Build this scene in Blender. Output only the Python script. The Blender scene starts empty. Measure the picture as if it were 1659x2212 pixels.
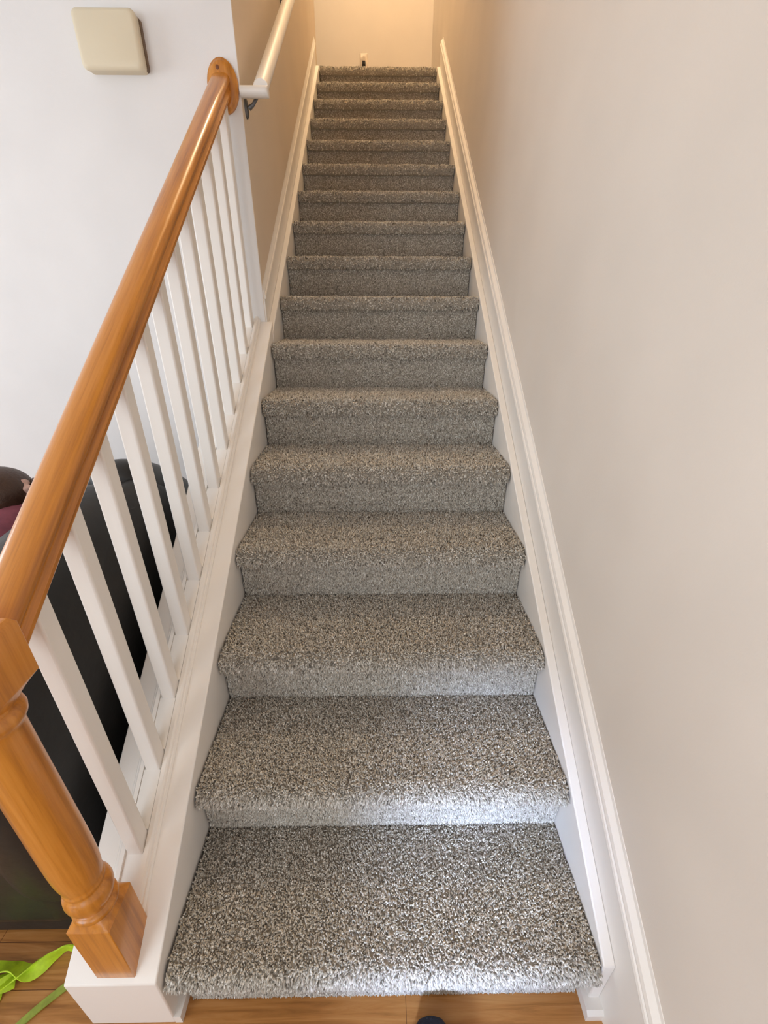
import bpy, bmesh, math, random
import numpy as np
from mathutils import Vector, Matrix
random.seed(7)
RNG = np.random.default_rng(11)
S = bpy.context.scene
COL = S.collection

# ------------------------------------------------------------------ measures (metres)
H, D, W = 0.18, 0.25846, 0.9125          # riser, going, clear width between the skirt boards
NST = 17
SL = H / D                               # pitch of the flight
XR = 0.953                               # right wall plane
XL = -0.03                               # stairwell left wall plane
YW = 1.615                               # living room wall that faces the camera
YC = 4.25                                # where the stairwell left wall ends upstairs
YE = 5.0                                 # end wall upstairs
ZTOP = NST * H                           # upper floor level

# ------------------------------------------------------------------ helpers
def lin(c):
    c = c / 255.0
    return c / 12.92 if c <= 0.04045 else ((c + 0.055) / 1.055) ** 2.4
def rgb(r, g, b): return (lin(r), lin(g), lin(b), 1.0)

class MB:
    """collects geometry for ONE mesh object"""
    def __init__(self): self.v, self.f, self.sm = [], [], []
    def add(self, vs, fs, smooth=False):
        o = len(self.v); self.v += [tuple(p) for p in vs]
        self.f += [tuple(i + o for i in f) for f in fs]; self.sm += [smooth] * len(fs)
        return self
    def box(self, a, b):
        x0, y0, z0 = a; x1, y1, z1 = b
        vs = [(x0,y0,z0),(x1,y0,z0),(x1,y1,z0),(x0,y1,z0),(x0,y0,z1),(x1,y0,z1),(x1,y1,z1),(x0,y1,z1)]
        return self.add(vs, [(3,2,1,0),(4,5,6,7),(0,1,5,4),(1,2,6,5),(2,3,7,6),(3,0,4,7)])
    def prism_x(self, poly, x0, x1):
        """polygon in (y, z) swept along x"""
        n = len(poly)
        vs = [(x0, y, z) for y, z in poly] + [(x1, y, z) for y, z in poly]
        fs = [tuple(range(n)), tuple(range(2*n-1, n-1, -1))]
        fs += [(i, i+n, (i+1) % n + n, (i+1) % n) for i in range(n)]
        return self.add(vs, fs)
    def rings(self, rings, cap=True, smooth=True, closed=True):
        n = len(rings[0]); vs = [p for r in rings for p in r]; fs = []
        m = n if closed else n - 1
        for k in range(len(rings)-1):
            for i in range(m):
                a = k*n+i; b = k*n+(i+1) % n
                fs.append((a, b, b+n, a+n))
        self.add(vs, fs, smooth)
        if cap and closed:
            o = len(self.v) - len(vs)
            self.f += [tuple(o+i for i in range(n-1, -1, -1)), tuple(o+len(vs)-n+i for i in range(n))]
            self.sm += [False, False]
        return self
    def lathe(self, prof, cx, cy, n=40, smooth=True):
        return self.rings([[(cx+r*math.cos(2*math.pi*i/n), cy+r*math.sin(2*math.pi*i/n), z) for i in range(n)] for r, z in prof], smooth=smooth)
    def tube(self, pts, rad, n=12):
        pts = [Vector(p) for p in pts]; rings = []
        rad = rad if isinstance(rad, (list, tuple)) else [rad]*len(pts)
        for k, p in enumerate(pts):
            t = (pts[min(k+1, len(pts)-1)] - pts[max(k-1, 0)]).normalized()
            a = t.orthogonal().normalized() if k == 0 else (a - t*a.dot(t)).normalized()
            b = t.cross(a)
            rings.append([tuple(p + (a*math.cos(2*math.pi*i/n) + b*math.sin(2*math.pi*i/n))*rad[k]) for i in range(n)])
        return self.rings(rings)

def shade_auto(me, ang=35):
    bm = bmesh.new(); bm.from_mesh(me)
    bmesh.ops.recalc_face_normals(bm, faces=bm.faces)
    for e in bm.edges:
        if len(e.link_faces) == 2 and e.calc_face_angle(0) > math.radians(ang): e.smooth = False
    for f in bm.faces: f.smooth = True
    bm.to_mesh(me); bm.free()

def build(name, mb, mat, parent=None, bevel=0, seg=2, ang=35, mods=None):
    me = bpy.data.meshes.new(name)
    off = Vector(parent['_at']) if parent is not None and '_at' in parent else Vector((0,0,0))
    me.from_pydata([tuple(Vector(v) - off) for v in mb.v], [], mb.f)
    me.update(); shade_auto(me, ang)
    me.materials.append(mat)
    o = bpy.data.objects.new(name, me); COL.objects.link(o)
    if parent is not None: o.parent = parent; o['_at'] = tuple(off)
    if bevel:
        m = o.modifiers.new('bevel', 'BEVEL'); m.width = bevel; m.segments = seg
        m.limit_method = 'ANGLE'; m.angle_limit = math.radians(40); m.harden_normals = False
    return o
def thing(name, label, cat, at, group=None):
    o = bpy.data.objects.new(name, None); COL.objects.link(o)
    o.location = at; o['_at'] = tuple(at); o.empty_display_size = .1
    o['label'] = label; o['category'] = cat
    if group: o['group'] = group
    return o
def tag(o, label, cat, group=None):
    o['label'] = label; o['category'] = cat
    if group: o['group'] = group
    return o
def struct(name, mb, mat, **k):
    o = build(name, mb, mat, **k); o['kind'] = 'structure'; return o

# ------------------------------------------------------------------ materials
def new_mat(name):
    m = bpy.data.materials.new(name); m.use_nodes = True
    nt = m.node_tree; b = nt.nodes['Principled BSDF']
    return m, nt, b
def N(nt, t, **k):
    n = nt.nodes.new(t)
    for a, v in k.items(): setattr(n, a, v)
    return n
def coords(nt, scale=(1,1,1), rot=(0,0,0)):
    tc = N(nt, 'ShaderNodeTexCoord'); mr = N(nt, 'ShaderNodeMapping'); mp = N(nt, 'ShaderNodeMapping')
    mr.inputs['Rotation'].default_value = rot; mp.inputs['Scale'].default_value = scale
    nt.links.new(tc.outputs['Object'], mr.inputs['Vector']); nt.links.new(mr.outputs['Vector'], mp.inputs['Vector'])
    return mp.outputs['Vector']
def ramp(nt, fac, stops):
    r = N(nt, 'ShaderNodeValToRGB'); e = r.color_ramp.elements
    while len(e) < len(stops): e.new(.5)
    for k, (p, c) in enumerate(stops): e[k].position = p; e[k].color = c
    nt.links.new(fac, r.inputs['Fac']); return r.outputs['Color']
def paint(name, col, rough=.55, bump=.02, scale=260, spec=.35, vary=.03):
    m, nt, b = new_mat(name)
    v = coords(nt)
    n1 = N(nt, 'ShaderNodeTexNoise'); n1.inputs['Scale'].default_value = scale; n1.inputs['Detail'].default_value = 3
    nt.links.new(v, n1.inputs['Vector'])
    n2 = N(nt, 'ShaderNodeTexNoise'); n2.inputs['Scale'].default_value = 3.0; nt.links.new(v, n2.inputs['Vector'])
    lo = tuple(c*(1-vary) for c in col[:3])+(1,); hi = tuple(min(1, c*(1+vary)) for c in col[:3])+(1,)
    nt.links.new(ramp(nt, n2.outputs['Fac'], [(.3, lo), (.7, hi)]), b.inputs['Base Color'])
    bp = N(nt, 'ShaderNodeBump'); bp.inputs['Strength'].default_value = bump*5; bp.inputs['Distance'].default_value = .0015
    nt.links.new(n1.outputs['Fac'], bp.inputs['Height']); nt.links.new(bp.outputs['Normal'], b.inputs['Normal'])
    b.inputs['Roughness'].default_value = rough; b.inputs['Specular IOR Level'].default_value = spec
    return m
def wood(name, axis, dark, mid, light, rough=.3, coat=.35, fine=90, rot=(0,0,0)):
    """grain stretched along one object axis"""
    m, nt, b = new_mat(name)
    st = [fine, fine, fine]; st[axis] = fine*.035
    v = coords(nt, tuple(st), rot)
    n1 = N(nt, 'ShaderNodeTexNoise'); n1.inputs['Scale'].default_value = 1.0; n1.inputs['Detail'].default_value = 6; n1.inputs['Roughness'].default_value = .62
    nt.links.new(v, n1.inputs['Vector'])
    st2 = [14, 14, 14]; st2[axis] = 1.3
    v2 = coords(nt, tuple(st2), rot)
    n2 = N(nt, 'ShaderNodeTexNoise'); n2.inputs['Scale'].default_value = 1.0; n2.inputs['Detail'].default_value = 2; n2.inputs['Distortion'].default_value = .6
    nt.links.new(v2, n2.inputs['Vector'])
    mx = N(nt, 'ShaderNodeMix'); mx.data_type = 'FLOAT'; mx.inputs[0].default_value = .45
    nt.links.new(n1.outputs['Fac'], mx.inputs[2]); nt.links.new(n2.outputs['Fac'], mx.inputs[3])
    nt.links.new(ramp(nt, mx.outputs[0], [(.33, dark), (.5, mid), (.68, light)]), b.inputs['Base Color'])
    b.inputs['Roughness'].default_value = rough
    b.inputs['Coat Weight'].default_value = coat; b.inputs['Coat Roughness'].default_value = .12
    bp = N(nt, 'ShaderNodeBump'); bp.inputs['Strength'].default_value = .12; bp.inputs['Distance'].default_value = .001
    nt.links.new(n1.outputs['Fac'], bp.inputs['Height']); nt.links.new(bp.outputs['Normal'], b.inputs['Normal'])
    return m
def plain(name, col, rough=.5, metal=0, spec=.5, noise=None, bump=0):
    m, nt, b = new_mat(name)
    b.inputs['Base Color'].default_value = col
    b.inputs['Roughness'].default_value = rough; b.inputs['Metallic'].default_value = metal
    b.inputs['Specular IOR Level'].default_value = spec
    n1 = N(nt, 'ShaderNodeTexNoise'); n1.inputs['Scale'].default_value = noise or 40; n1.inputs['Detail'].default_value = 4
    nt.links.new(coords(nt), n1.inputs['Vector'])
    lo = tuple(c*.85 for c in col[:3])+(1,); hi = tuple(min(1, c*1.15) for c in col[:3])+(1,)
    nt.links.new(ramp(nt, n1.outputs['Fac'], [(.3, lo), (.7, hi)]), b.inputs['Base Color'])
    if bump:
        bp = N(nt, 'ShaderNodeBump'); bp.inputs['Strength'].default_value = bump; bp.inputs['Distance'].default_value = .003
        nt.links.new(n1.outputs['Fac'], bp.inputs['Height']); nt.links.new(bp.outputs['Normal'], b.inputs['Normal'])
    return m

M = {}
M['wall_white'] = paint('white_wall_paint', (.80, .79, .785, 1), .6, .03)
M['wall_beige'] = paint('beige_wall_paint', (.765, .70, .63, 1), .6, .03)
M['wall_beige_dim'] = paint('beige_wall_paint_dim', (.70, .595, .475, 1), .6, .03)  # beige stairwell paint with this wall's dim warm light mixed into its colour
M['trim'] = paint('white_trim_paint', (.85, .815, .77, 1), .38, .006, 90, .45, .015)
M['ceiling'] = paint('ceiling_paint', (.80, .79, .77, 1), .8, .03)
oak = (rgb(150, 88, 24), rgb(197, 127, 44), rgb(216, 148, 66))
M['oak_y'] = wood('varnished_oak_rail', 1, *oak, rot=(-math.atan(.7225), 0, 0))
M['oak_z'] = wood('varnished_oak_post', 2, *oak)
M['cream'] = paint('cream_plastic', rgb(222, 211, 186), .5, .01, 200)
M['black'] = plain('black_plastic', (.012, .012, .012, 1), .4)
M['metal'] = plain('dark_grey_metal', (.16, .16, .165, 1), .4, .7)
M['leather'] = plain('black_leather', (.017, .016, .015, 1), .42, noise=14, bump=.8, spec=.4)
M['neon'] = plain('neon_yellow_green_fabric', (.47, .68, .02, 1), .6, noise=70, bump=.3)
M['ribbon'] = plain('dull_green_ribbon', (.30, .36, .05, 1), .6, noise=70, bump=.2)
M['hair'] = plain('brown_hair', (.055, .024, .013, 1), .45, noise=160, bump=.5)
M['skin'] = plain('skin', (.62, .38, .28, 1), .55)
M['shirt'] = plain('maroon_pink_shirt', (.26, .075, .11, 1), .85, noise=50, bump=.3)
M['trousers'] = plain('dark_trousers', (.03, .03, .045, 1), .85, noise=90, bump=.2)
M['scrunchie'] = plain('dusty_pink_scrunchie', (.62, .40, .33, 1), .6, noise=60, bump=.3)
M['shoe'] = plain('navy_shoe_fabric', (.012, .014, .028, 1), .8, noise=300, bump=.3)
M['sole'] = plain('dark_rubber_sole', (.02, .02, .022, 1), .7)
M['outlet'] = plain('ivory_outlet_plastic', (.70, .60, .49, 1), .4)

# floor boards: run along x
def floor_mat():
    m, nt, b = new_mat('oak_floor_boards')
    tc = N(nt, 'ShaderNodeTexCoord'); mp = N(nt, 'ShaderNodeMapping')
    mp.inputs['Location'].default_value = (.125, .065, 0)
    nt.links.new(tc.outputs['Object'], mp.inputs['Vector'])
    br = N(nt, 'ShaderNodeTexBrick'); br.offset = .37; br.inputs['Scale'].default_value = 1.0
    br.inputs['Brick Width'].default_value = 1.0; br.inputs['Row Height'].default_value = .083
    br.inputs['Mortar Size'].default_value = .0007; br.inputs['Mortar Smooth'].default_value = .2; br.inputs['Bias'].default_value = 0
    br.inputs['Color1'].default_value = (0,0,0,1); br.inputs['Color2'].default_value = (1,1,1,1); br.inputs['Mortar'].default_value = (.5,.5,.5,1)
    nt.links.new(mp.outputs['Vector'], br.inputs['Vector'])
    v = coords(nt, (4, 70, 70))
    n1 = N(nt, 'ShaderNodeTexNoise'); n1.inputs['Scale'].default_value = 1; n1.inputs['Detail'].default_value = 7; n1.inputs['Roughness'].default_value = .6; n1.inputs['Distortion'].default_value = .8
    nt.links.new(v, n1.inputs['Vector'])
    c1 = ramp(nt, n1.outputs['Fac'], [(.3, rgb(142, 92, 44)), (.5, rgb(186, 128, 68)), (.7, rgb(204, 150, 92))])
    mt = N(nt, 'ShaderNodeMix'); mt.data_type = 'RGBA'; mt.blend_type = 'MULTIPLY'; mt.inputs[0].default_value = .35
    tone = ramp(nt, br.outputs['Color'], [(0, (.72,.68,.62,1)), (1, (1,1,1,1))])
    nt.links.new(c1, mt.inputs[6]); nt.links.new(tone, mt.inputs[7])
    m2 = N(nt, 'ShaderNodeMix'); m2.data_type = 'RGBA'
    nt.links.new(br.outputs['Fac'], m2.inputs[0]); nt.links.new(mt.outputs[2], m2.inputs[6]); m2.inputs[7].default_value = rgb(88, 46, 18)
    nt.links.new(m2.outputs[2], b.inputs['Base Color'])
    b.inputs['Roughness'].default_value = .35; b.inputs['Coat Weight'].default_value = .2
    return m
M['floor'] = floor_mat()

# carpet: every tuft carries its own yarn tone
def carpet_mat():
    m, nt, b = new_mat('grey_beige_cut_pile_carpet')
    at = N(nt, 'ShaderNodeAttribute'); at.attribute_name = 'yarn'
    c = ramp(nt, at.outputs['Fac'], [(0, rgb(112, 104, 93)), (.3, rgb(177, 169, 156)), (.62, rgb(207, 200, 188)), (.9, rgb(233, 228, 219)), (1, rgb(245, 242, 236))])
    nt.links.new(c, b.inputs['Base Color'])
    b.inputs['Roughness'].default_value = .9; b.inputs['Specular IOR Level'].default_value = .15
    b.inputs['Sheen Weight'].default_value = .15; b.inputs['Sheen Roughness'].default_value = .5
    return m
M['carpet'] = carpet_mat()

# ------------------------------------------------------------------ camera (fitted to the flight)
r = Vector((0.99991563, -0.01283759, 0.0019797)); u = Vector((0.00388844, 0.44125425, 0.89737371)); f = Vector((0.01239367, 0.8972903, -0.44126694))
cam = bpy.data.cameras.new('camera'); co = bpy.data.objects.new('camera', cam); COL.objects.link(co)
mw = Matrix(((r.x, u.x, -f.x, 0.44787), (r.y, u.y, -f.y, -0.39462), (r.z, u.z, -f.z, 1.42911), (0, 0, 0, 1)))
co.matrix_world = mw
cam.sensor_fit = 'VERTICAL'; cam.sensor_height = 24; cam.lens = 927.2158 / 2212 * 24
cam.clip_start = .01
S.camera = co

# ------------------------------------------------------------------ room shell
CZ = 2.72      # living room ceiling
UZ = 5.95      # upper ceiling
XW, YB = -3.8, -2.5
struct('floor', MB().box((XW, YB, -.1), (XR+.12, YW, 0)), M['floor'])
struct('wall_right', MB().box((XR, YB, -.1), (XR+.12, YE+.12, UZ)), M['wall_beige'])
struct('wall_living_back', MB().box((XW, YW, 0), (XL-.002, YW+.12, CZ+.12)), M['wall_white'])
struct('wall_stair_left', MB().box((XL-.12, YW+.001, 0), (XL, YC, UZ)), M['wall_beige_dim'])
struct('wall_end', MB().box((-2.6, YE, ZTOP-.3), (XR+.12, YE+.12, UZ)), M['wall_beige'])
struct('floor_upper', MB().box((-2.6, NST*D-D+.02, ZTOP-.3), (XR+.001, YE, ZTOP-.012)), M['carpet'])
# living room ceiling stops where the stairwell opens
mb = MB().box((XW, YB, CZ), (XR, .25, CZ+.12)).box((XW, .25, CZ), (XL-.12, YW, CZ+.12))
struct('ceiling', mb, M['ceiling'])
struct('wall_stairwell_front', MB().box((XL-.12, .13, CZ+.12), (XR, .25, UZ)), M['wall_beige'])
struct('wall_stairwell_side', MB().box((XL-.12, .25, CZ+.12), (XL, YW, UZ)), M['wall_beige'])
struct('ceiling_upper', MB().box((-2.6, .13, UZ), (XR+.12, YE+.12, UZ+.1)), M['ceiling'])
struct('wall_hall', MB().box((-2.72, YC-.6, ZTOP-.3), (-2.6, YE+.12, UZ)).box((-2.6, YC-.6, ZTOP-.3), (XL-.12, YC-.5, UZ)), M['wall_beige'])
# walls with window openings: behind the camera and on the far left of the living room
mb = MB(); wx0, wx1, wz0, wz1 = -2.6, -.8, .5, 2.0
dx0, dx1, dz1 = .0, .78, 2.1
mb.box((XW, YB-.12, 0), (wx0, YB, CZ)).box((wx1, YB-.12, 0), (dx0, YB, CZ)).box((dx1, YB-.12, 0), (XR, YB, CZ))
mb.box((wx0, YB-.12, 0), (wx1, YB, wz0)).box((wx0, YB-.12, wz1), (wx1, YB, CZ)).box((dx0, YB-.12, dz1), (dx1, YB, CZ))
struct('wall_front', mb, M['wall_white'])
mb = MB(); lx = XW; ly0, ly1, lz0, lz1 = -.9, 1.2, .9, 2.3
mb.box((lx-.12, YB, 0), (lx, ly0, CZ)).box((lx-.12, ly1, 0), (lx, YW, CZ)).box((lx-.12, ly0, 0), (lx, ly1, lz0)).box((lx-.12, ly0, lz1), (lx, ly1, CZ))
struct('wall_left', mb, M['wall_white'])

# ------------------------------------------------------------------ skirt boards and the low side wall of the flight
def sloped(y0, y1, b0, b1, x0, x1, plumb=True):
    """a board between two lines parallel to the pitch, plumb cut at both ends"""
    return MB().prism_x([(y0, SL*y0+b0), (y1, SL*y1+b0), (y1, SL*y1+b1), (y0, SL*y0+b1)], x0, x1)
def skirt_filler(y0, y1, x0, x1):
    return MB().prism_x([(y0, max(0, SL*y0-.12)), (y0+.17, max(0, SL*(y0+.17)-.12)), (y1, SL*y1-.12), (y1, SL*y1+.2), (y0, SL*y0+.2)], x0, x1)
ytop = 16*D - .03
# right: inner filler board with a flat top, taller board behind, moulded cap against the wall
struct('trim_1', skirt_filler(-.018, ytop, W, W+.025), M['trim'], bevel=.003)
bd = MB().prism_x([(-.9, 0), (.12, 0), (ytop+.02, SL*ytop-.12), (ytop+.02, SL*(ytop+.02)+.31), (-.12, SL*-.12+.31), (-.9, SL*-.12+.31)], W+.025, XR)
struct('trim_2', bd, M['trim'])
def cap_profile(sx, x0, e):
    # (x offset from board face towards wall, height): a small ogee
    p = [(-.004, -.002), (-.006, .006), (-.004, .012), (-.001, .015), (-.002, .022), (.001, .030), (e*.55, .036), (e*.8, .040), (e*.9, .049), (e, .050), (e, 0)]
    return [(x0 + sx*a, h) for a, h in p]
def sweep(prof, pts):
    """profile (x, z) carried along points (y, z offset)"""
    return MB().rings([[(x, y, z+h) for x, h in prof] for y, z in pts], smooth=False)
mb = sweep(cap_profile(1, W+.025, .0158), [(-.9, SL*-.12+.31), (-.12, SL*-.12+.31), (ytop+.02, SL*(ytop+.02)+.31)])
struct('trim_3', mb, M['trim'], ang=25)
# left, above the rail: the same boards on the stairwell wall
struct('trim_4', skirt_filler(YW-.02, ytop, -.025, 0), M['trim'], bevel=.003)
struct('trim_5', MB().prism_x([(YW, SL*YW-.12), (ytop+.02, SL*ytop-.12), (ytop+.02, SL*(ytop+.02)+.31), (YW, SL*YW+.31)], XL, -.025), M['trim'])
struct('trim_6', sweep(cap_profile(-1, -.025, .0052), [(YW+.003, SL*YW+.312), (ytop+.02, SL*(ytop+.02)+.31)]), M['trim'], ang=25)
# low side wall under the railing
cy0 = -.036
cb = MB().prism_x([(cy0, 0), (YW, 0), (YW, SL*YW+.225), (cy0, SL*cy0+.225)], -.186, -.002)
struct('trim_7', cb, M['trim'], bevel=.003)
# base shoe pieces either side of the bottom step
def shoe_piece(x0, x1, y0, y1, h=.03):
    return MB().prism_x([(y0, 0), (y1, 0), (y1, h), (y0+.008, h), (y0, h-.008)], x0, x1)
struct('baseboard_right', shoe_piece(W-.012, W+.025, -.045, .004, .032), M['trim'])
struct('baseboard_left', MB().prism_x([(-.036, 0), (.006, 0), (.006, .03), (-.036, .03)], -.004, .012), M['trim'])

# ------------------------------------------------------------------ the carpeted flight
def nose_profile(k):
    """(y, z) from the back of tread k over the nose and back under it"""
    zt, yb, yf = k*H, k*D, (k-1)*D - .024
    P = [(yb - (yb - yf - .03)*t, zt) for t in np.linspace(0, 1, 12)]
    cx, cz, rr = yf+.026, zt-.028, .027
    for a in np.linspace(100, 180, 8): P.append((cx + rr*math.cos(math.radians(a)), cz + rr*math.sin(math.radians(a)) + .001))
    P += [(yf, zt-.035), (yf+.001, zt-.042), (yf+.005, zt-.047), (yf+.011, zt-.050), (yf+.027, zt-.050)]
    return P
def riser_profile(k):
    y = (k-1)*D + .003
    z1, z0 = k*H-.050, (k-1)*H
    return [(y + .0005*math.sin(t*9), z1 + (z0-z1)*t) for t in np.linspace(0, 1, 8)]
def carpet_mesh(name, prof, n_tuft, length, parent, edge=.004, thick=.0038, sag=0.0, trim=0.0):
    P = np.array(prof)                                  # m x 2
    seg = np.diff(P, axis=0); L = np.hypot(seg[:,0], seg[:,1]); cum = np.concatenate([[0], np.cumsum(L)])
    xs = np.linspace(edge, W-edge, 40)
    V = np.array([(x, y, z) for y, z in P for x in xs])
    wob = .0012*np.sin(V[:,0]*23 + V[:,1]*11) + .0008*np.sin(V[:,0]*61+1.3)
    V[:,2] += wob*.8
    m, n = len(P), len(xs)
    F = np.array([(i*n+j, i*n+j+1, (i+1)*n+j+1, (i+1)*n+j) for i in range(m-1) for j in range(n-1)])
    # tufts
    s = RNG.random(n_tuft)*(cum[-1]-trim); k = np.clip(np.searchsorted(cum, s)-1, 0, len(L)-1); t = (s-cum[k])/L[k]
    base2 = P[k] + seg[k]*t[:,None]
    nrm2 = np.stack([seg[:,1], -seg[:,0]], 1)/L[:,None]          # outward: up on treads, to the front on risers
    # smooth the normal across the bend
    nv = np.zeros_like(P); nv[:-1] += nrm2; nv[1:] += nrm2; nv /= np.linalg.norm(nv, axis=1)[:,None]
    nn = nv[k]*(1-t[:,None]) + nv[k+1]*t[:,None]
    x = edge + RNG.random(n_tuft)*(W-2*edge)
    C = np.stack([x, base2[:,0], base2[:,1]], 1)
    C[:,2] += .8*(.0012*np.sin(C[:,0]*23 + C[:,1]*11) + .0008*np.sin(C[:,0]*61+1.3))
    NN = np.stack([np.zeros(n_tuft), nn[:,0], nn[:,1]], 1); NN /= np.linalg.norm(NN, axis=1)[:,None]
    # pile lean: slow field plus scatter, so the pile shows brushed patches
    fx = .45*np.sin(x*9+P[0,1]*5) + .3*np.sin(x*4.1+C[:,1]*7+C[:,2]*9)
    lean = RNG.normal(0, .55, (n_tuft, 3)); lean[:,0] += .35*fx; lean[:,1] -= .25; lean[:,2] -= sag + .5*np.clip(-NN[:,1], 0, 1)
    Dv = NN + lean*.75; Dv -= NN*np.minimum(0, (Dv*NN).sum(1)-.35)[:,None]; Dv /= np.linalg.norm(Dv, axis=1)[:,None]
    ln = length*(.7+.6*RNG.random(n_tuft)); tip = C + Dv*ln[:,None]
    tip[:,0] = np.clip(tip[:,0], .0006, W-.0006)
    A = np.cross(Dv, RNG.normal(0, 1, (n_tuft, 3))); A /= np.linalg.norm(A, axis=1)[:,None]; B = np.cross(Dv, A)
    w = thick*(.6+.7*RNG.random(n_tuft))[:,None]
    ring = [C + (A*math.cos(q) + B*math.sin(q))*w*.55 for q in (0, 2.094, 4.189)]
    mid = C + Dv*(ln*.6)[:,None]
    ringm = [mid + (A*math.cos(q) + B*math.sin(q))*w*.62 for q in (0, 2.094, 4.189)]
    o0 = len(V)
    V = np.concatenate([V] + ring + ringm + [tip])
    V[:,0] = np.clip(V[:,0], .0004, W-.0004)
    i = np.arange(n_tuft); T = n_tuft
    quads = np.concatenate([np.stack([o0+a*T+i, o0+b*T+i, o0+(3+b)*T+i, o0+(3+a)*T+i], 1) for a, b in ((0,1),(1,2),(2,0))])
    tris = np.concatenate([np.stack([o0+(3+a)*T+i, o0+(3+b)*T+i, o0+6*T+i], 1) for a, b in ((0,1),(1,2),(2,0))])
    quads = np.concatenate([F, quads])
    me = bpy.data.meshes.new(name)
    off = np.array(parent['_at']); V = V - off
    me.vertices.add(len(V)); me.vertices.foreach_set('co', V.astype(np.float32).ravel())
    nl = quads.size + tris.size
    me.loops.add(nl); me.loops.foreach_set('vertex_index', np.concatenate([quads.ravel(), tris.ravel()]).astype(np.int32))
    starts = np.concatenate([np.arange(len(quads))*4, quads.size + np.arange(len(tris))*3]).astype(np.int32)
    me.polygons.add(len(starts)); me.polygons.foreach_set('loop_start', starts)
    me.polygons.foreach_set('use_smooth', np.ones(len(starts), bool))
    me.update(calc_edges=True); me.validate()
    yarn = np.empty(len(V), np.float32); yarn[:o0] = .2
    tone = np.clip(RNG.normal(.51, .25, T), 0, 1).astype(np.float32)
    yarn[o0:] = np.tile(tone, 7)
    at = me.attributes.new('yarn', 'FLOAT', 'POINT'); at.data.foreach_set('value', yarn)
    me.materials.append(M['carpet'])
    ob = bpy.data.objects.new(name, me); COL.objects.link(ob); ob.parent = parent
    return ob
stairs = thing('staircase', 'straight staircase carpeted in grey beige pile between white skirt boards', 'staircase', (0, 0, 0))
def under(k):   # the solid step under the carpet
    y0 = (k-1)*D
    return MB().box((.0015, y0+.005, max(0, (k-1)*H-.06) if k > 1 else 0), (W-.0015, y0+D+.03 if k < NST else y0+.06, k*H-.004))
M['ply'] = plain('step_timber', rgb(120, 108, 96), .8)
for k in range(1, NST+1):
    nt_ = 32000 if k <= 2 else 24000 if k <= 4 else 16000 if k <= 7 else 11000 if k <= 11 else 9000
    ln = .0095 if k <= 6 else .0085
    th = .0036 if k <= 4 else .0042 if k <= 8 else .0046
    prof = nose_profile(k)
    if k == NST: prof = [p for p in prof if p[0] < (k-1)*D+.10]
    step = build('step', under(k), M['ply'], stairs)
    st_at = step; st_at['_at'] = (0, 0, 0)
    carpet_mesh('tread_carpet', prof, nt_ if k < NST else 2500, ln, step, thick=th, trim=.022)
    carpet_mesh('riser_carpet', riser_profile(k), int(nt_*.8), ln*.7, step, edge=.004 if k > 1 else .02, thick=th*.85, sag=1.5)

# ------------------------------------------------------------------ oak railing with white balusters
BX = -.094
rail = thing('stair_railing', 'oak handrail on white square balusters above the left side of stairs', 'railing', (BX, 0, 0))
RS = .7225
def rail_z(y): return .912 + RS*y
half = [(0, 0), (.021, 0), (.0235, .002), (.0285, .004), (.0305, .008), (.0305, .016), (.0265, .021), (.0245, .027), (.0250, .032), (.0285, .036), (.0312, .043), (.0312, .050), (.0285, .057), (.0225, .0625), (.012, .0655), (0, .0665)]
prof = half + [(-x, h) for x, h in half[-2:0:-1]]
yr0, yr1 = .045, YW-.014
mb = MB().rings([[(BX+.003+x, y, rail_z(y)+h*1.02) for x, h in prof] for y in np.linspace(yr0, yr1, 10)])
build('handrail', mb, M['oak_y'], rail, ang=28)
# shoe rail on the low wall
ys0, ys1 = .05, YW
lip = [(-.042, 0), (-.042, .006), (-.039, .010), (-.036, .010), (-.034, .015), (-.030, .018), (-.021, .018), (-.0205, .012), (.0205, .012), (.021, .018), (.030, .018), (.034, .015), (.036, .010), (.039, .010), (.042, .006), (.042, 0)]
mb = MB().rings([[(BX+x, y, SL*y+.224+h*1.2) for x, h in lip] for y in (ys0, ys1)], smooth=False)
build('shoe_rail', mb, M['trim'], rail, ang=20)
# balusters
proto = None
for i in range(12):
    yc = .148 + .1297*i
    if True:
        hw = .0178; za = SL*yc+.225; zb = rail_z(yc)+.012
        mb = MB()
        q = [(-hw, -hw), (hw, -hw), (hw, hw), (-hw, hw)]
        lo = [(BX+x, yc+y, SL*(yc+y)+.228) for x, y in q]
        hi = [(BX+x, yc+y, RS*(yc+y)+.918) for x, y in q]
        mb.rings([lo, hi], smooth=False)
        build('baluster', mb, M['trim'], rail, bevel=.0045, seg=3)
    # filler strip in the shoe up to the next baluster
    if i < 11:
        a, b = yc+hw, yc+.1297-hw
        mb = MB().rings([[(BX+x, y, SL*y+.224+h) for x, h in ((-.0195, .012), (-.0195, .0195), (-.016, .0205), (.016, .0205), (.0195, .0195), (.0195, .012))] for y in (a, b)], smooth=False)
        build('fillet', mb, M['trim'], rail)
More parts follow.
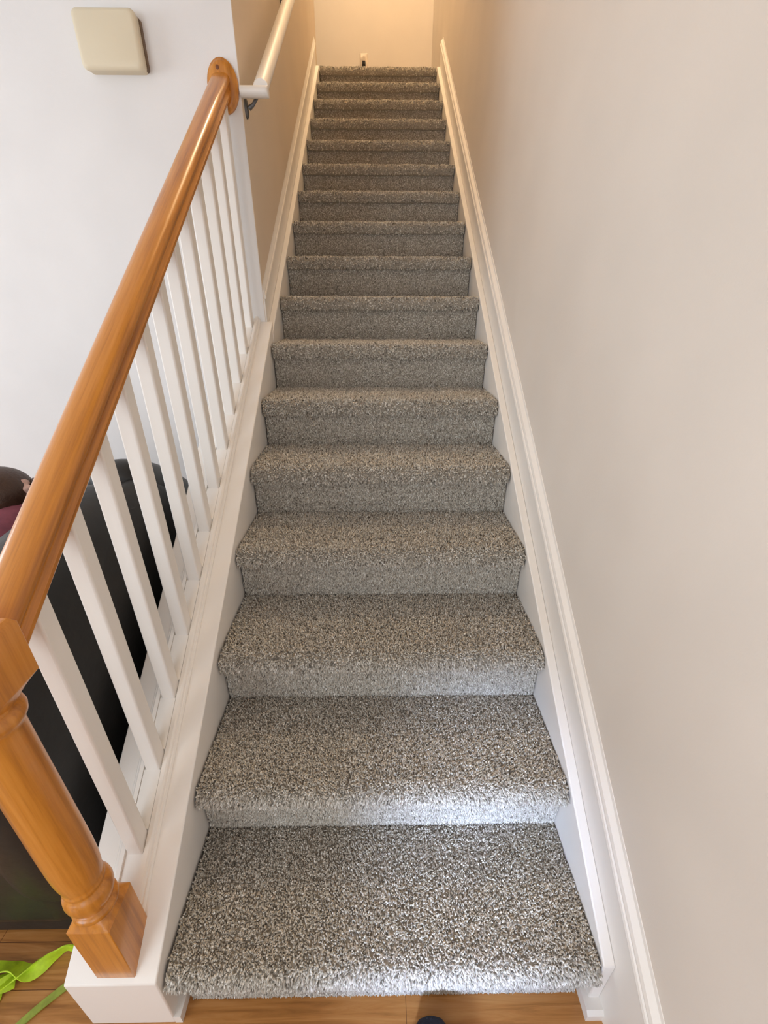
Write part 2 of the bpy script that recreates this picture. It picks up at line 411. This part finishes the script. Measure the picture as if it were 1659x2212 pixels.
# newel post
nx, ny = -.084, .012
mb = MB(); hb = .0385
bt = [(-hb, -hb), (hb, -hb), (hb, hb), (-hb, hb)]
mb.rings([[(nx+x, ny+y, SL*(ny+y)+.222) for x, y in bt], [(nx+x, ny+y, .398) for x, y in bt]], smooth=False)
def sq_to_round(z0, z1, rs, rc, n=40, steps=4):
    R = []
    for s in np.linspace(0, 1, steps):
        z = z0 + (z1-z0)*s; ring = []
        for i in range(n):
            a = 2*math.pi*i/n
            c, s_ = math.cos(a), math.sin(a)
            sqr = rs/max(abs(c), abs(s_)); rr = sqr*(1-s) + rc*s
            e = min(rr, rs*1.41)
            ring.append((nx+c*e, ny+s_*e, z))
        R.append(ring)
    return R
build('newel_base', mb, M['oak_z'], rail, bevel=.0015)
mb = MB().rings(sq_to_round(.398, .418, hb, .034))
mb.lathe([(.034, .416), (.0365, .417), (.038, .421), (.038, .426), (.0365, .430), (.033, .432), (.031, .434), (.0325, .438), (.036, .446), (.039, .457), (.040, .467), (.0388, .478), (.0355, .486), (.0325, .489), (.032, .494), (.0335, .496), (.034, .500), (.0335, .503), (.0325, .505), (.0330, .512), (.0350, .524), (.0365, .545), (.0372, .575), (.0372, .62), (.0368, .68), (.0362, .75), (.0356, .82), (.0352, .888), (.0352, .898), (.036, .904), (.039, .908), (.0425, .913), (.0438, .920), (.0425, .927), (.039, .932), (.036, .934), (.036, .940)], nx, ny, 48)
build('newel_shaft', mb, M['oak_z'], rail, ang=50)
ht = .047
mb = MB().rings(list(reversed([[(x, y+.005, 2*.9475-z) for x, y, z in ring] for ring in sq_to_round(.936, .959, ht, .036)])))
tt = [(-ht, -ht), (ht, -ht), (ht, ht), (-ht, ht)]
mb.rings([[(nx+x, ny+.005+y, .958) for x, y in tt], [(nx+x, ny+.005+y, 1.044) for x, y in tt], [(nx+x*.86, ny+.005+y*.86, 1.054) for x, y in tt]], smooth=False)
build('newel_block', mb, M['oak_z'], rail, bevel=.0015)
# rosette on the wall
def disc_y(cx, cz, rx, rz, prof, y, n=48):
    return MB().rings([[(cx+(rx+d)*math.cos(2*math.pi*i/n), y-h, cz+(rz+d)*math.sin(2*math.pi*i/n)) for i in range(n)] for d, h in prof])
ros = build('rosette', disc_y(BX+.006, 2.098, .053, .075, [(0, 0), (0, .010), (-.003, .0125), (-.006, .0135), (-.009, .018), (-.014, .0205), (-.022, .0215), (-.045, .022)], YW), M['oak_z'], rail, ang=40)
M['plug'] = plain('dark_oak_plug', rgb(120, 66, 28), .5)
build('screw_plug', disc_y(BX-.002, 2.143, .0055, .0065, [(0, 0), (0, .0225), (-.002, .0230)], YW), M['plug'], ros)

# ------------------------------------------------------------------ white wall rail upstairs on the left
wr = thing('wall_handrail', 'white painted handrail on dark brackets along the upper left stair wall', 'handrail', (XL, 1.6, 2.05))
hx, wy0 = .040, 1.60
def wz(y): return 2.086 + .705*(y-wy0)
pr = [(.027*math.cos(a)*(1 if abs(math.cos(a)) < .9 else .98), .021*math.sin(a)+.0) for a in np.linspace(0, 2*math.pi, 25)[:-1]]
mb = MB().rings([[(hx+x, y, wz(y)+h*1.22) for x, h in pr] for y in np.linspace(wy0+.018, 3.75, 8)])
build('rail', mb, M['trim'], wr, ang=50)
rx = [( .021*math.cos(a), .0165*math.sin(a)) for a in np.linspace(0, 2*math.pi, 25)[:-1]]
mb = MB().rings([[(x, wy0+.012+yy, wz(wy0)+h) for yy, h in rx] for x in (XL, -.01, .02, .045, .058, .064, .067)])
mb.v = [(x, y if x < .06 else wy0+.012+(y-wy0-.012)*(.9 if x < .0665 else .7), z) for x, y, z in mb.v]
build('wall_return', mb, M['trim'], wr, ang=50)
for yb in (1.66, 2.65, 3.55):
    z0 = wz(yb)-.02
    mb = MB().tube([(hx-.02, yb, z0), (hx-.024, yb, z0-.02), (hx-.042, yb, z0-.042), (XL+.012, yb, z0-.052)], [.007, .006, .006, .008], 10)
    mb.rings([[(hx-.016+x, yb+y*2.2, wz(yb+y*2.2)-.023+h) for x, h in ((-.014, 0), (.014, 0), (.008, -.006), (-.008, -.006))] for y in (-.012, .012)], smooth=False)
    br_ = build('bracket', mb, M['metal'], wr)
    build('wall_plate', MB().rings([[(XL+d, yb+rr*.6*math.cos(a), z0-.052+rr*math.sin(a)) for a in np.linspace(0, 2*math.pi, 21)[:-1]] for d, rr in ((0, .03), (.004, .03), (.008, .024))]), M['metal'], br_)

# ------------------------------------------------------------------ door chime box on the white wall
ch = thing('doorbell_chime', 'cream door chime box high on the white wall left of the oak rosette', 'door chime', (-.44, YW, 2.2))
def rrect(cx, cz, hw, hh, rad, y, n=6):
    pts = []
    for sx, sz, a0 in ((1, 1, 0), (-1, 1, 90), (-1, -1, 180), (1, -1, 270)):
        for a in np.linspace(a0, a0+90, n):
            pts.append((cx+sx*(hw-rad)+rad*math.cos(math.radians(a)), y, cz+sz*(hh-rad)+rad*math.sin(math.radians(a))))
    return pts
cxx, czz, chw, chh = -.437, 2.199, .102, .075
mb = MB().rings([rrect(cxx, czz, chw-.004, chh-.004, .012, YW-.0), rrect(cxx, czz, chw-.002, chh-.002, .014, YW-.030), rrect(cxx, czz, chw, chh, .016, YW-.036), rrect(cxx, czz, chw, chh, .018, YW-.044), rrect(cxx, czz, chw-.004, chh-.004, .018, YW-.050), rrect(cxx, czz, chw-.012, chh-.012, .014, YW-.0525)])
build('cover', mb, M['cream'], ch, ang=50)
M['chime_base'] = plain('brown_plastic_base', rgb(120, 100, 82), .6)  # brown base behind the cover, reaching just past it on the right
build('base', MB().rings([rrect(cxx+.004, czz, chw-.003, chh-.008, .01, YW), rrect(cxx+.004, czz, chw-.003, chh-.008, .01, YW-.014)]), M['chime_base'], ch)

# ------------------------------------------------------------------ outlet on the far wall upstairs
ou = thing('wall_outlet', 'small outlet plate with a dark plug on the far wall above the top step', 'outlet', (.327, YE, 3.41))
mb = MB().rings([rrect(.327, 3.41, .035, .057, .006, YE), rrect(.327, 3.41, .035, .057, .006, YE-.004), rrect(.327, 3.41, .031, .053, .006, YE-.007)])
build('cover_plate', mb, M['outlet'], ou)
for dz in (.02, -.02):
    build('socket', MB().rings([rrect(.327, 3.41+dz, .017, .014, .008, YE-.006), rrect(.327, 3.41+dz, .016, .013, .008, YE-.009)]), M['outlet'], ou)
pg = build('electrical_plug', MB().rings([rrect(.327, 3.392, .016, .016, .006, YE-.009), rrect(.327, 3.392, .015, .015, .006, YE-.03), rrect(.327, 3.390, .009, .010, .004, YE-.045)]), M['black'], None)
tag(pg, 'tiny black plug stuck in the outlet on the far wall', 'plug')

# ------------------------------------------------------------------ black leather sofa with its back to the flight
sofa = thing('sofa', 'black leather sofa standing against the low wall behind the balusters', 'sofa', (-.6, .75, 0))
def top_z(y):
    pts = [(.08, .80), (.18, .885), (.4, .935), (.75, .985), (.9, 1.0), (1.0, .95), (1.1, .885), (1.25, .77), (1.36, .62)]
    return float(np.interp(y, [p[0] for p in pts], [p[1] for p in pts]))
def pad(y0, y1, ztop, x_back, x_front, zb, n=14, puff=.02):
    """upholstered back: sections along y in the x-z plane"""
    R = []
    for t in np.linspace(0, 1, n):
        y = y0 + (y1-y0)*t; e = math.sin(math.pi*min(1, max(0, t)))**.35 if 0 < t < 1 else 0
        zt = ztop(y) - (1-e)*.05; th = (x_back-x_front)*(.72+.28*e); xm = (x_back+x_front)/2
        xb, xf = xm+th/2, xm-th/2
        ring = [(xb, zb), (xb+puff*e*.3, zb+(zt-zb)*.35), (xb, zb+(zt-zb)*.7), (xb-.02, zt-.05), (xb-.055, zt-.012), (xm, zt), (xf+.05, zt-.018), (xf+.012, zt-.06), (xf-puff*e, zb+(zt-zb)*.6), (xf-puff*e*.5, zb+(zt-zb)*.25), (xf, zb)]
        R.append([(x, y, z) for x, z in ring])
    return MB().rings(R)
def upholster(o, lv=2):
    s = o.modifiers.new('sub', 'SUBSURF'); s.levels = lv; s.render_levels = lv; return o
upholster(build('backrest', pad(.08, 1.36, lambda y: top_z(y)-.05, -.235, -.40, .10), M['leather'], sofa, ang=180))
upholster(build('back_cushion', pad(.16, .80, top_z, -.25, -.50, .42, puff=.05), M['leather'], sofa, ang=180))
upholster(build('back_cushion', pad(.82, 1.33, top_z, -.25, -.50, .42, puff=.05), M['leather'], sofa, ang=180))
def softbox(a, b, rr):
    cx, cy, cz = [(a[i]+b[i])/2 for i in range(3)]
    m = MB().box(a, b); return m
for y0, y1 in ((.30, .76), (.77, 1.20)):
    build('seat_cushion', softbox((-1.08, y0, .30), (-.50, y1, .46), .04), M['leather'], sofa, bevel=.05, seg=4)
for y0, y1 in ((.10, .275), (1.205, 1.36)):
    build('armrest', softbox((-1.10, y0, .06), (-.26, y1, .61), .05), M['leather'], sofa, bevel=.06, seg=4)
build('base_panel', softbox((-1.06, .112, .022), (-.245, 1.34, .30), .02), M['leather'], sofa, bevel=.015)
for px in (-1.0, -.31):
    for py in (.14, 1.29):
        build('foot', MB().lathe([(.022, 0), (.026, .04)], px, py, 16), M['black'], sofa)

# ------------------------------------------------------------------ person sitting on the sofa, hunched forward
def skin(name, verts, edges, radii, mat, parent=None, lv=2):
    me = bpy.data.meshes.new(name)
    off = Vector(parent['_at']) if parent is not None and '_at' in parent else Vector((0,0,0))
    me.from_pydata([tuple(Vector(v)-off) for v in verts], edges, []); me.update()
    o = bpy.data.objects.new(name, me); COL.objects.link(o)
    sm = o.modifiers.new('skin', 'SKIN'); sm.use_smooth_shade = True
    for i, rr in enumerate(radii):
        me.skin_vertices[0].data[i].radius = rr if isinstance(rr, tuple) else (rr, rr)
    me.skin_vertices[0].data[0].use_root = True
    sb = o.modifiers.new('sub', 'SUBSURF'); sb.levels = lv; sb.render_levels = lv
    me.materials.append(mat)
    if parent is not None: o.parent = parent
    return o
PX, PY = -.685, .775
def limb(V, E, R, start, pts):
    prev = start
    for p, rr in pts:
        V.append(p); R.append(rr); E.append((prev, len(V)-1)); prev = len(V)-1
    return prev
V = [(PX, PY, .52)]; E = []; R = [(.115, .095)]
ch1 = limb(V, E, R, 0, [((PX+.0, PY, .62), (.11, .085)), ((PX+.02, PY, .73), (.115, .085)), ((PX+.02, PY-.01, .80), (.10, .07))])
nk = limb(V, E, R, ch1, [((PX-.045, PY+.01, .835), .042), ((PX-.06, PY+.015, .855), .05), ((PX-.07, PY+.02, .885), .076), ((PX-.075, PY+.02, .925), .062)])
hand_roots = []
for s in (-1, 1):
    kn = limb(V, E, R, 0, [((PX-.06, PY+s*.085, .515), .075), ((PX-.33, PY+s*.11, .525), .055), ((PX-.37, PY+s*.11, .30), .043), ((PX-.37, PY+s*.11, .09), .030), ((PX-.44, PY+s*.12, .045), .028), ((PX-.50, PY+s*.12, .035), .022)])
    el = limb(V, E, R, ch1, [((PX+.01, PY+s*.11, .785), .045), ((PX-.06, PY+s*.165, .62), .034), ((PX-.22, PY+s*.085, .60), .026), ((PX-.27, PY+s*.06, .605), .022)])
    for k in range(4):
        a = (k-1.5)*.011; L_ = (.042, .048, .046, .036)[k]
        limb(V, E, R, el, [((PX-.275-L_*.5, PY+s*.06+a, .612), .0065), ((PX-.275-L_, PY+s*.06+a*.9, .600), .005)])
    limb(V, E, R, el, [((PX-.272, PY+s*.035, .622), .007), ((PX-.295, PY+s*.028, .628), .006)])
hd = nk - 1
limb(V, E, R, hd, [((PX-.138, PY+.02, .888), .022), ((PX-.156, PY+.02, .876), .011)])          # nose
R = [((q[0]*.74, q[1]*.74) if isinstance(q, tuple) else q) for q in R]       # the trunk is slimmer than its clothes
for i_, q in enumerate(V):
    if isinstance(R[i_], float) and q[2] < .60 and q[2] > .10 and R[i_] > .04: R[i_] *= .72
    if isinstance(R[i_], float) and .60 < q[2] < .80 and R[i_] > .03: R[i_] *= .78
person = skin('person', V, E, R, M['skin'])
tag(person, 'person with tied brown hair and maroon pink top, sitting hunched on the sofa', 'person')
person['_at'] = (0, 0, 0)
# clothing
tv = [(PX+.01, PY, .50), (PX+.01, PY, .62), (PX+.025, PY, .735), (PX+.03, PY-.01, .815), (PX-.0, PY+.005, .84)]
te = [(0, 1), (1, 2), (2, 3), (3, 4)]; tr = [(.13, .115), (.125, .105), (.135, .105), (.12, .085), (.06, .055)]
for s in (-1, 1):
    limb(tv, te, tr, 3, [((PX+.02, PY-.01+s*.11, .80), .068), ((PX-.02, PY+s*.165, .66), .05), ((PX-.09, PY+s*.15, .615), .042)])
skin('shirt', tv, te, tr, M['shirt'], person)
pv = [(PX+.01, PY, .50)]; pe = []; prr = [(.13, .115)]
for s in (-1, 1):
    limb(pv, pe, prr, 0, [((PX-.06, PY+s*.088, .515), .085), ((PX-.33, PY+s*.11, .525), .064), ((PX-.37, PY+s*.11, .30), .052), ((PX-.37, PY+s*.11, .11), .045)])
skin('trousers', pv, pe, prr, M['trousers'], person)
# hair cap with a tied bun
def blob(c, rx, ry, rz, n=24, m=16, wave=0.0, fq=9):
    R_ = []
    for j in range(m+1):
        t = math.pi*j/m; ring = []
        for i in range(n):
            a = 2*math.pi*i/n; w_ = 1 + wave*math.sin(fq*a+3*t)
            st = max(math.sin(t), .02)
            ring.append((c[0]+rx*st*math.cos(a)*w_, c[1]+ry*st*math.sin(a)*w_, c[2]+rz*math.cos(t)))
        R_.append(ring)
    return MB().rings(R_)
hc = (PX-.036, PY+.053, .897)
hair = build('hair', blob(hc, .092, .098, .080, 64, 24, .012, 23), M['hair'], person, ang=180)
bun = build('hair_bun', blob((hc[0]+.085, hc[1]+.055, hc[2]-.004), .036, .036, .033, 32, 16, .05, 7), M['hair'], person, ang=180)
M['eye'] = plain('dark_eye', (.02, .012, .01, 1), .2)
M['lip'] = plain('lip', (.42, .14, .13, 1), .5)
for s_ in (-1, 1):
    build('eye', blob((PX-.134, PY+.02+s_*.028, .898), .008, .011, .006, 16, 8), M['eye'], person, ang=180)
build('mouth', blob((PX-.136, PY+.02, .852), .007, .020, .005, 16, 8), M['lip'], person, ang=180)
# scrunchie: a gathered torus round the tail
def torus(c, axis, R0, r0, n=48, m=12, ruff=.25):
    ax = Vector(axis).normalized(); a_ = ax.orthogonal().normalized(); b_ = ax.cross(a_); rings = []
    for i in range(n+1):
        t = 2*math.pi*i/n; d = a_*math.cos(t)+b_*math.sin(t); rr = r0*(1+ruff*math.sin(t*9))
        rings.append([tuple(Vector(c)+d*(R0+rr*math.cos(2*math.pi*k/m))+ax*rr*math.sin(2*math.pi*k/m)) for k in range(m)])
    return MB().rings(rings, cap=False)
build('scrunchie', torus((hc[0]+.066, hc[1]+.020, hc[2]-.004), (.5, .85, .05), .027, .0165), M['scrunchie'], person, ang=180)

# ------------------------------------------------------------------ neon strap on the floor
def ribbon(mb, pts, w, twist, n=60, th=.0015):
    P = [Vector(p) for p in pts]; out = []
    for s in np.linspace(0, len(P)-1.001, n):
        i = int(s); t = s-i
        p0, p1, p2, p3 = P[max(i-1, 0)], P[i], P[min(i+1, len(P)-1)], P[min(i+2, len(P)-1)]
        c = .5*((2*p1)+(p2-p0)*t+(2*p0-5*p1+4*p2-p3)*t*t+(3*p1-p0-3*p2+p3)*t**3); out.append(c)
    rings = []
    for k, c in enumerate(out):
        tg = (out[min(k+1, n-1)]-out[max(k-1, 0)]).normalized()
        side = tg.cross(Vector((0, 0, 1))); side = side.normalized() if side.length > 1e-4 else Vector((1, 0, 0))
        up = side.cross(tg); a = twist(k/(n-1))
        d = side*math.cos(a)+up*math.sin(a); e = tg.cross(d).normalized()
        rings.append([tuple(c+d*w/2+e*th), tuple(c-d*w/2+e*th), tuple(c-d*w/2-e*th), tuple(c+d*w/2-e*th)])
    mb.rings(rings)
mb = MB()
ribbon(mb, [(-.25, 0.067, .012), (-.305, 0.082, .022), (-.335, 0.070, .018), (-.37, 0.042, .016), (-.41, 0.048, .030), (-.45, 0.044, .034), (-.50, 0.032, .028), (-.56, 0.002, .022), (-.62, 0.022, .02)], .030, lambda t: .5+1.2*math.sin(t*9))
ribbon(mb, [(-.36, 0.057, .008), (-.42, 0.027, .020), (-.46, 0.002, .02), (-.50, -0.028, .02), (-.53, 0.012, .03), (-.48, 0.032, .022), (-.43, 0.002, .012), (-.45, -0.023, .012)], .034, lambda t: 1.0+2.2*math.sin(t*7), 80)
ribbon(mb, [(-.40, 0.032, .012), (-.44, 0.012, .03), (-.48, 0.022, .04), (-.52, -0.018, .03), (-.47, -0.038, .018), (-.43, -0.018, .014)], .03, lambda t: t*8, 60)
tag(build('strap', mb, M['neon'], None, ang=60), 'crumpled neon yellow green strap on the floor in front of the black sofa', 'strap')
mb = MB()
ribbon(mb, [(-.20, .075, .004), (-.245, .050, .004), (-.285, .018, .004), (-.318, -.010, .004), (-.345, -.038, .004), (-.385, -.085, .004), (-.43, -.13, .004)], .016, lambda t: .12*math.sin(t*9), 50)
tag(build('ribbon', mb, M['ribbon'], None, ang=60), 'flat thin green ribbon across the bare floor beside the low white wall', 'ribbon')

# ------------------------------------------------------------------ tip of a dark shoe at the bottom edge of the photo
shoe = thing('shoe', 'dark navy shoe toe on the wood floor at the bottom edge', 'shoe', (.556, -.18, 0))
def shoe_ring(t, hz, wx, zb):
    y = -.042 - .27*t
    return [(.556 + wx*math.cos(a)*(1 if math.sin(a) > 0 else 1.04), y, zb + max(0, hz)*(math.sin(a) if math.sin(a) > 0 else .22*math.sin(a))) for a in np.linspace(0, 2*math.pi, 25)[:-1]]
mb = MB().rings([shoe_ring(t, h, w_, .024) for t, h, w_ in ((0, .012, .014), (.015, .024, .026), (.06, .036, .038), (.15, .046, .045), (.3, .055, .047), (.45, .068, .043), (.6, .085, .038), (.75, .095, .036), (.9, .095, .034), (.98, .085, .028), (1, .07, .018))])
build('upper', mb, M['shoe'], shoe, ang=180)
mb = MB().rings([[(.556+x*k, -.172+(y+.172)*k, z) for x, y in [((.030 if t > .5 else .0)*0 + (.050-.012*abs(s_-.35))*math.cos(2*math.pi*i/40), -.176 + .138*math.sin(2*math.pi*i/40)) for i in range(40) for s_, t in ((.35, 0),)]] for k, z in ((.97, 0), (1, .004), (1, .018), (.97, .022))])
build('sole', mb, M['sole'], shoe)

# ------------------------------------------------------------------ light
def area(name, loc, aim, sx, sy, watts, col, spread=180):
    l = bpy.data.lights.new(name, 'AREA'); l.shape = 'RECTANGLE'; l.size = sx; l.size_y = sy
    l.energy = watts; l.color = col; l.spread = math.radians(spread)
    o = bpy.data.objects.new(name, l); COL.objects.link(o); o.location = loc
    o.rotation_euler = (Vector(aim)-Vector(loc)).to_track_quat('-Z', 'Y').to_euler(); return o
DAY = (.84, .93, 1.0)
area('daylight_front_window', ((wx0+wx1)/2, YB-.06, (wz0+wz1)/2), ((wx0+wx1)/2, 5, (wz0+wz1)/2-.2), wx1-wx0, wz1-wz0, 36, DAY)
area('daylight_door', ((dx0+dx1)/2, YB-.06, 1.1), ((dx0+dx1)/2, 5, 1.0), dx1-dx0, 1.9, 6, (.86, .93, 1.0))
area('daylight_left_window', (lx-.06, (ly0+ly1)/2, (lz0+lz1)/2), (5, (ly0+ly1)/2, 1.2), ly1-ly0, lz1-lz0, 52, DAY)
area('cool_step_beam', (-.42, YB+.03, 1.2), (.60, .0, .07), .10, .8, 2.6, (.50, .66, 1.0), 13)  # added narrow beam for the bluish patch on the lower steps, no pane here
# upstairs hall lamp
l = bpy.data.lights.new('hall_lamp', 'POINT'); l.energy = 104; l.color = (1.0, .77, .48); l.shadow_soft_size = .14
o = bpy.data.objects.new('hall_lamp', l); COL.objects.link(o); o.location = (.32, 3.55, UZ-.2)
# added weak warm fill in the living room, no known lamp there
l = bpy.data.lights.new('room_warm_fill', 'POINT'); l.energy = 5; l.color = (1.0, .78, .55); l.shadow_soft_size = .15
o = bpy.data.objects.new('room_warm_fill', l); COL.objects.link(o); o.location = (-1.2, -1.0, CZ-.2)

w = bpy.data.worlds.new('world'); S.world = w; w.use_nodes = True
bg = w.node_tree.nodes['Background']; bg.inputs['Color'].default_value = (.75, .86, 1.0, 1); bg.inputs['Strength'].default_value = 1.0

vs = S.view_settings; vs.view_transform = 'Standard'; vs.look = 'None'; vs.gamma = 1; vs.use_curve_mapping = False
vs.exposure = 0.10
S.cycles.use_denoising = True
S.cycles.max_bounces = 10; S.cycles.diffuse_bounces = 6; S.cycles.sample_clamp_indirect = 6
for o in list(S.objects):
    if '_at' in o: del o['_at']
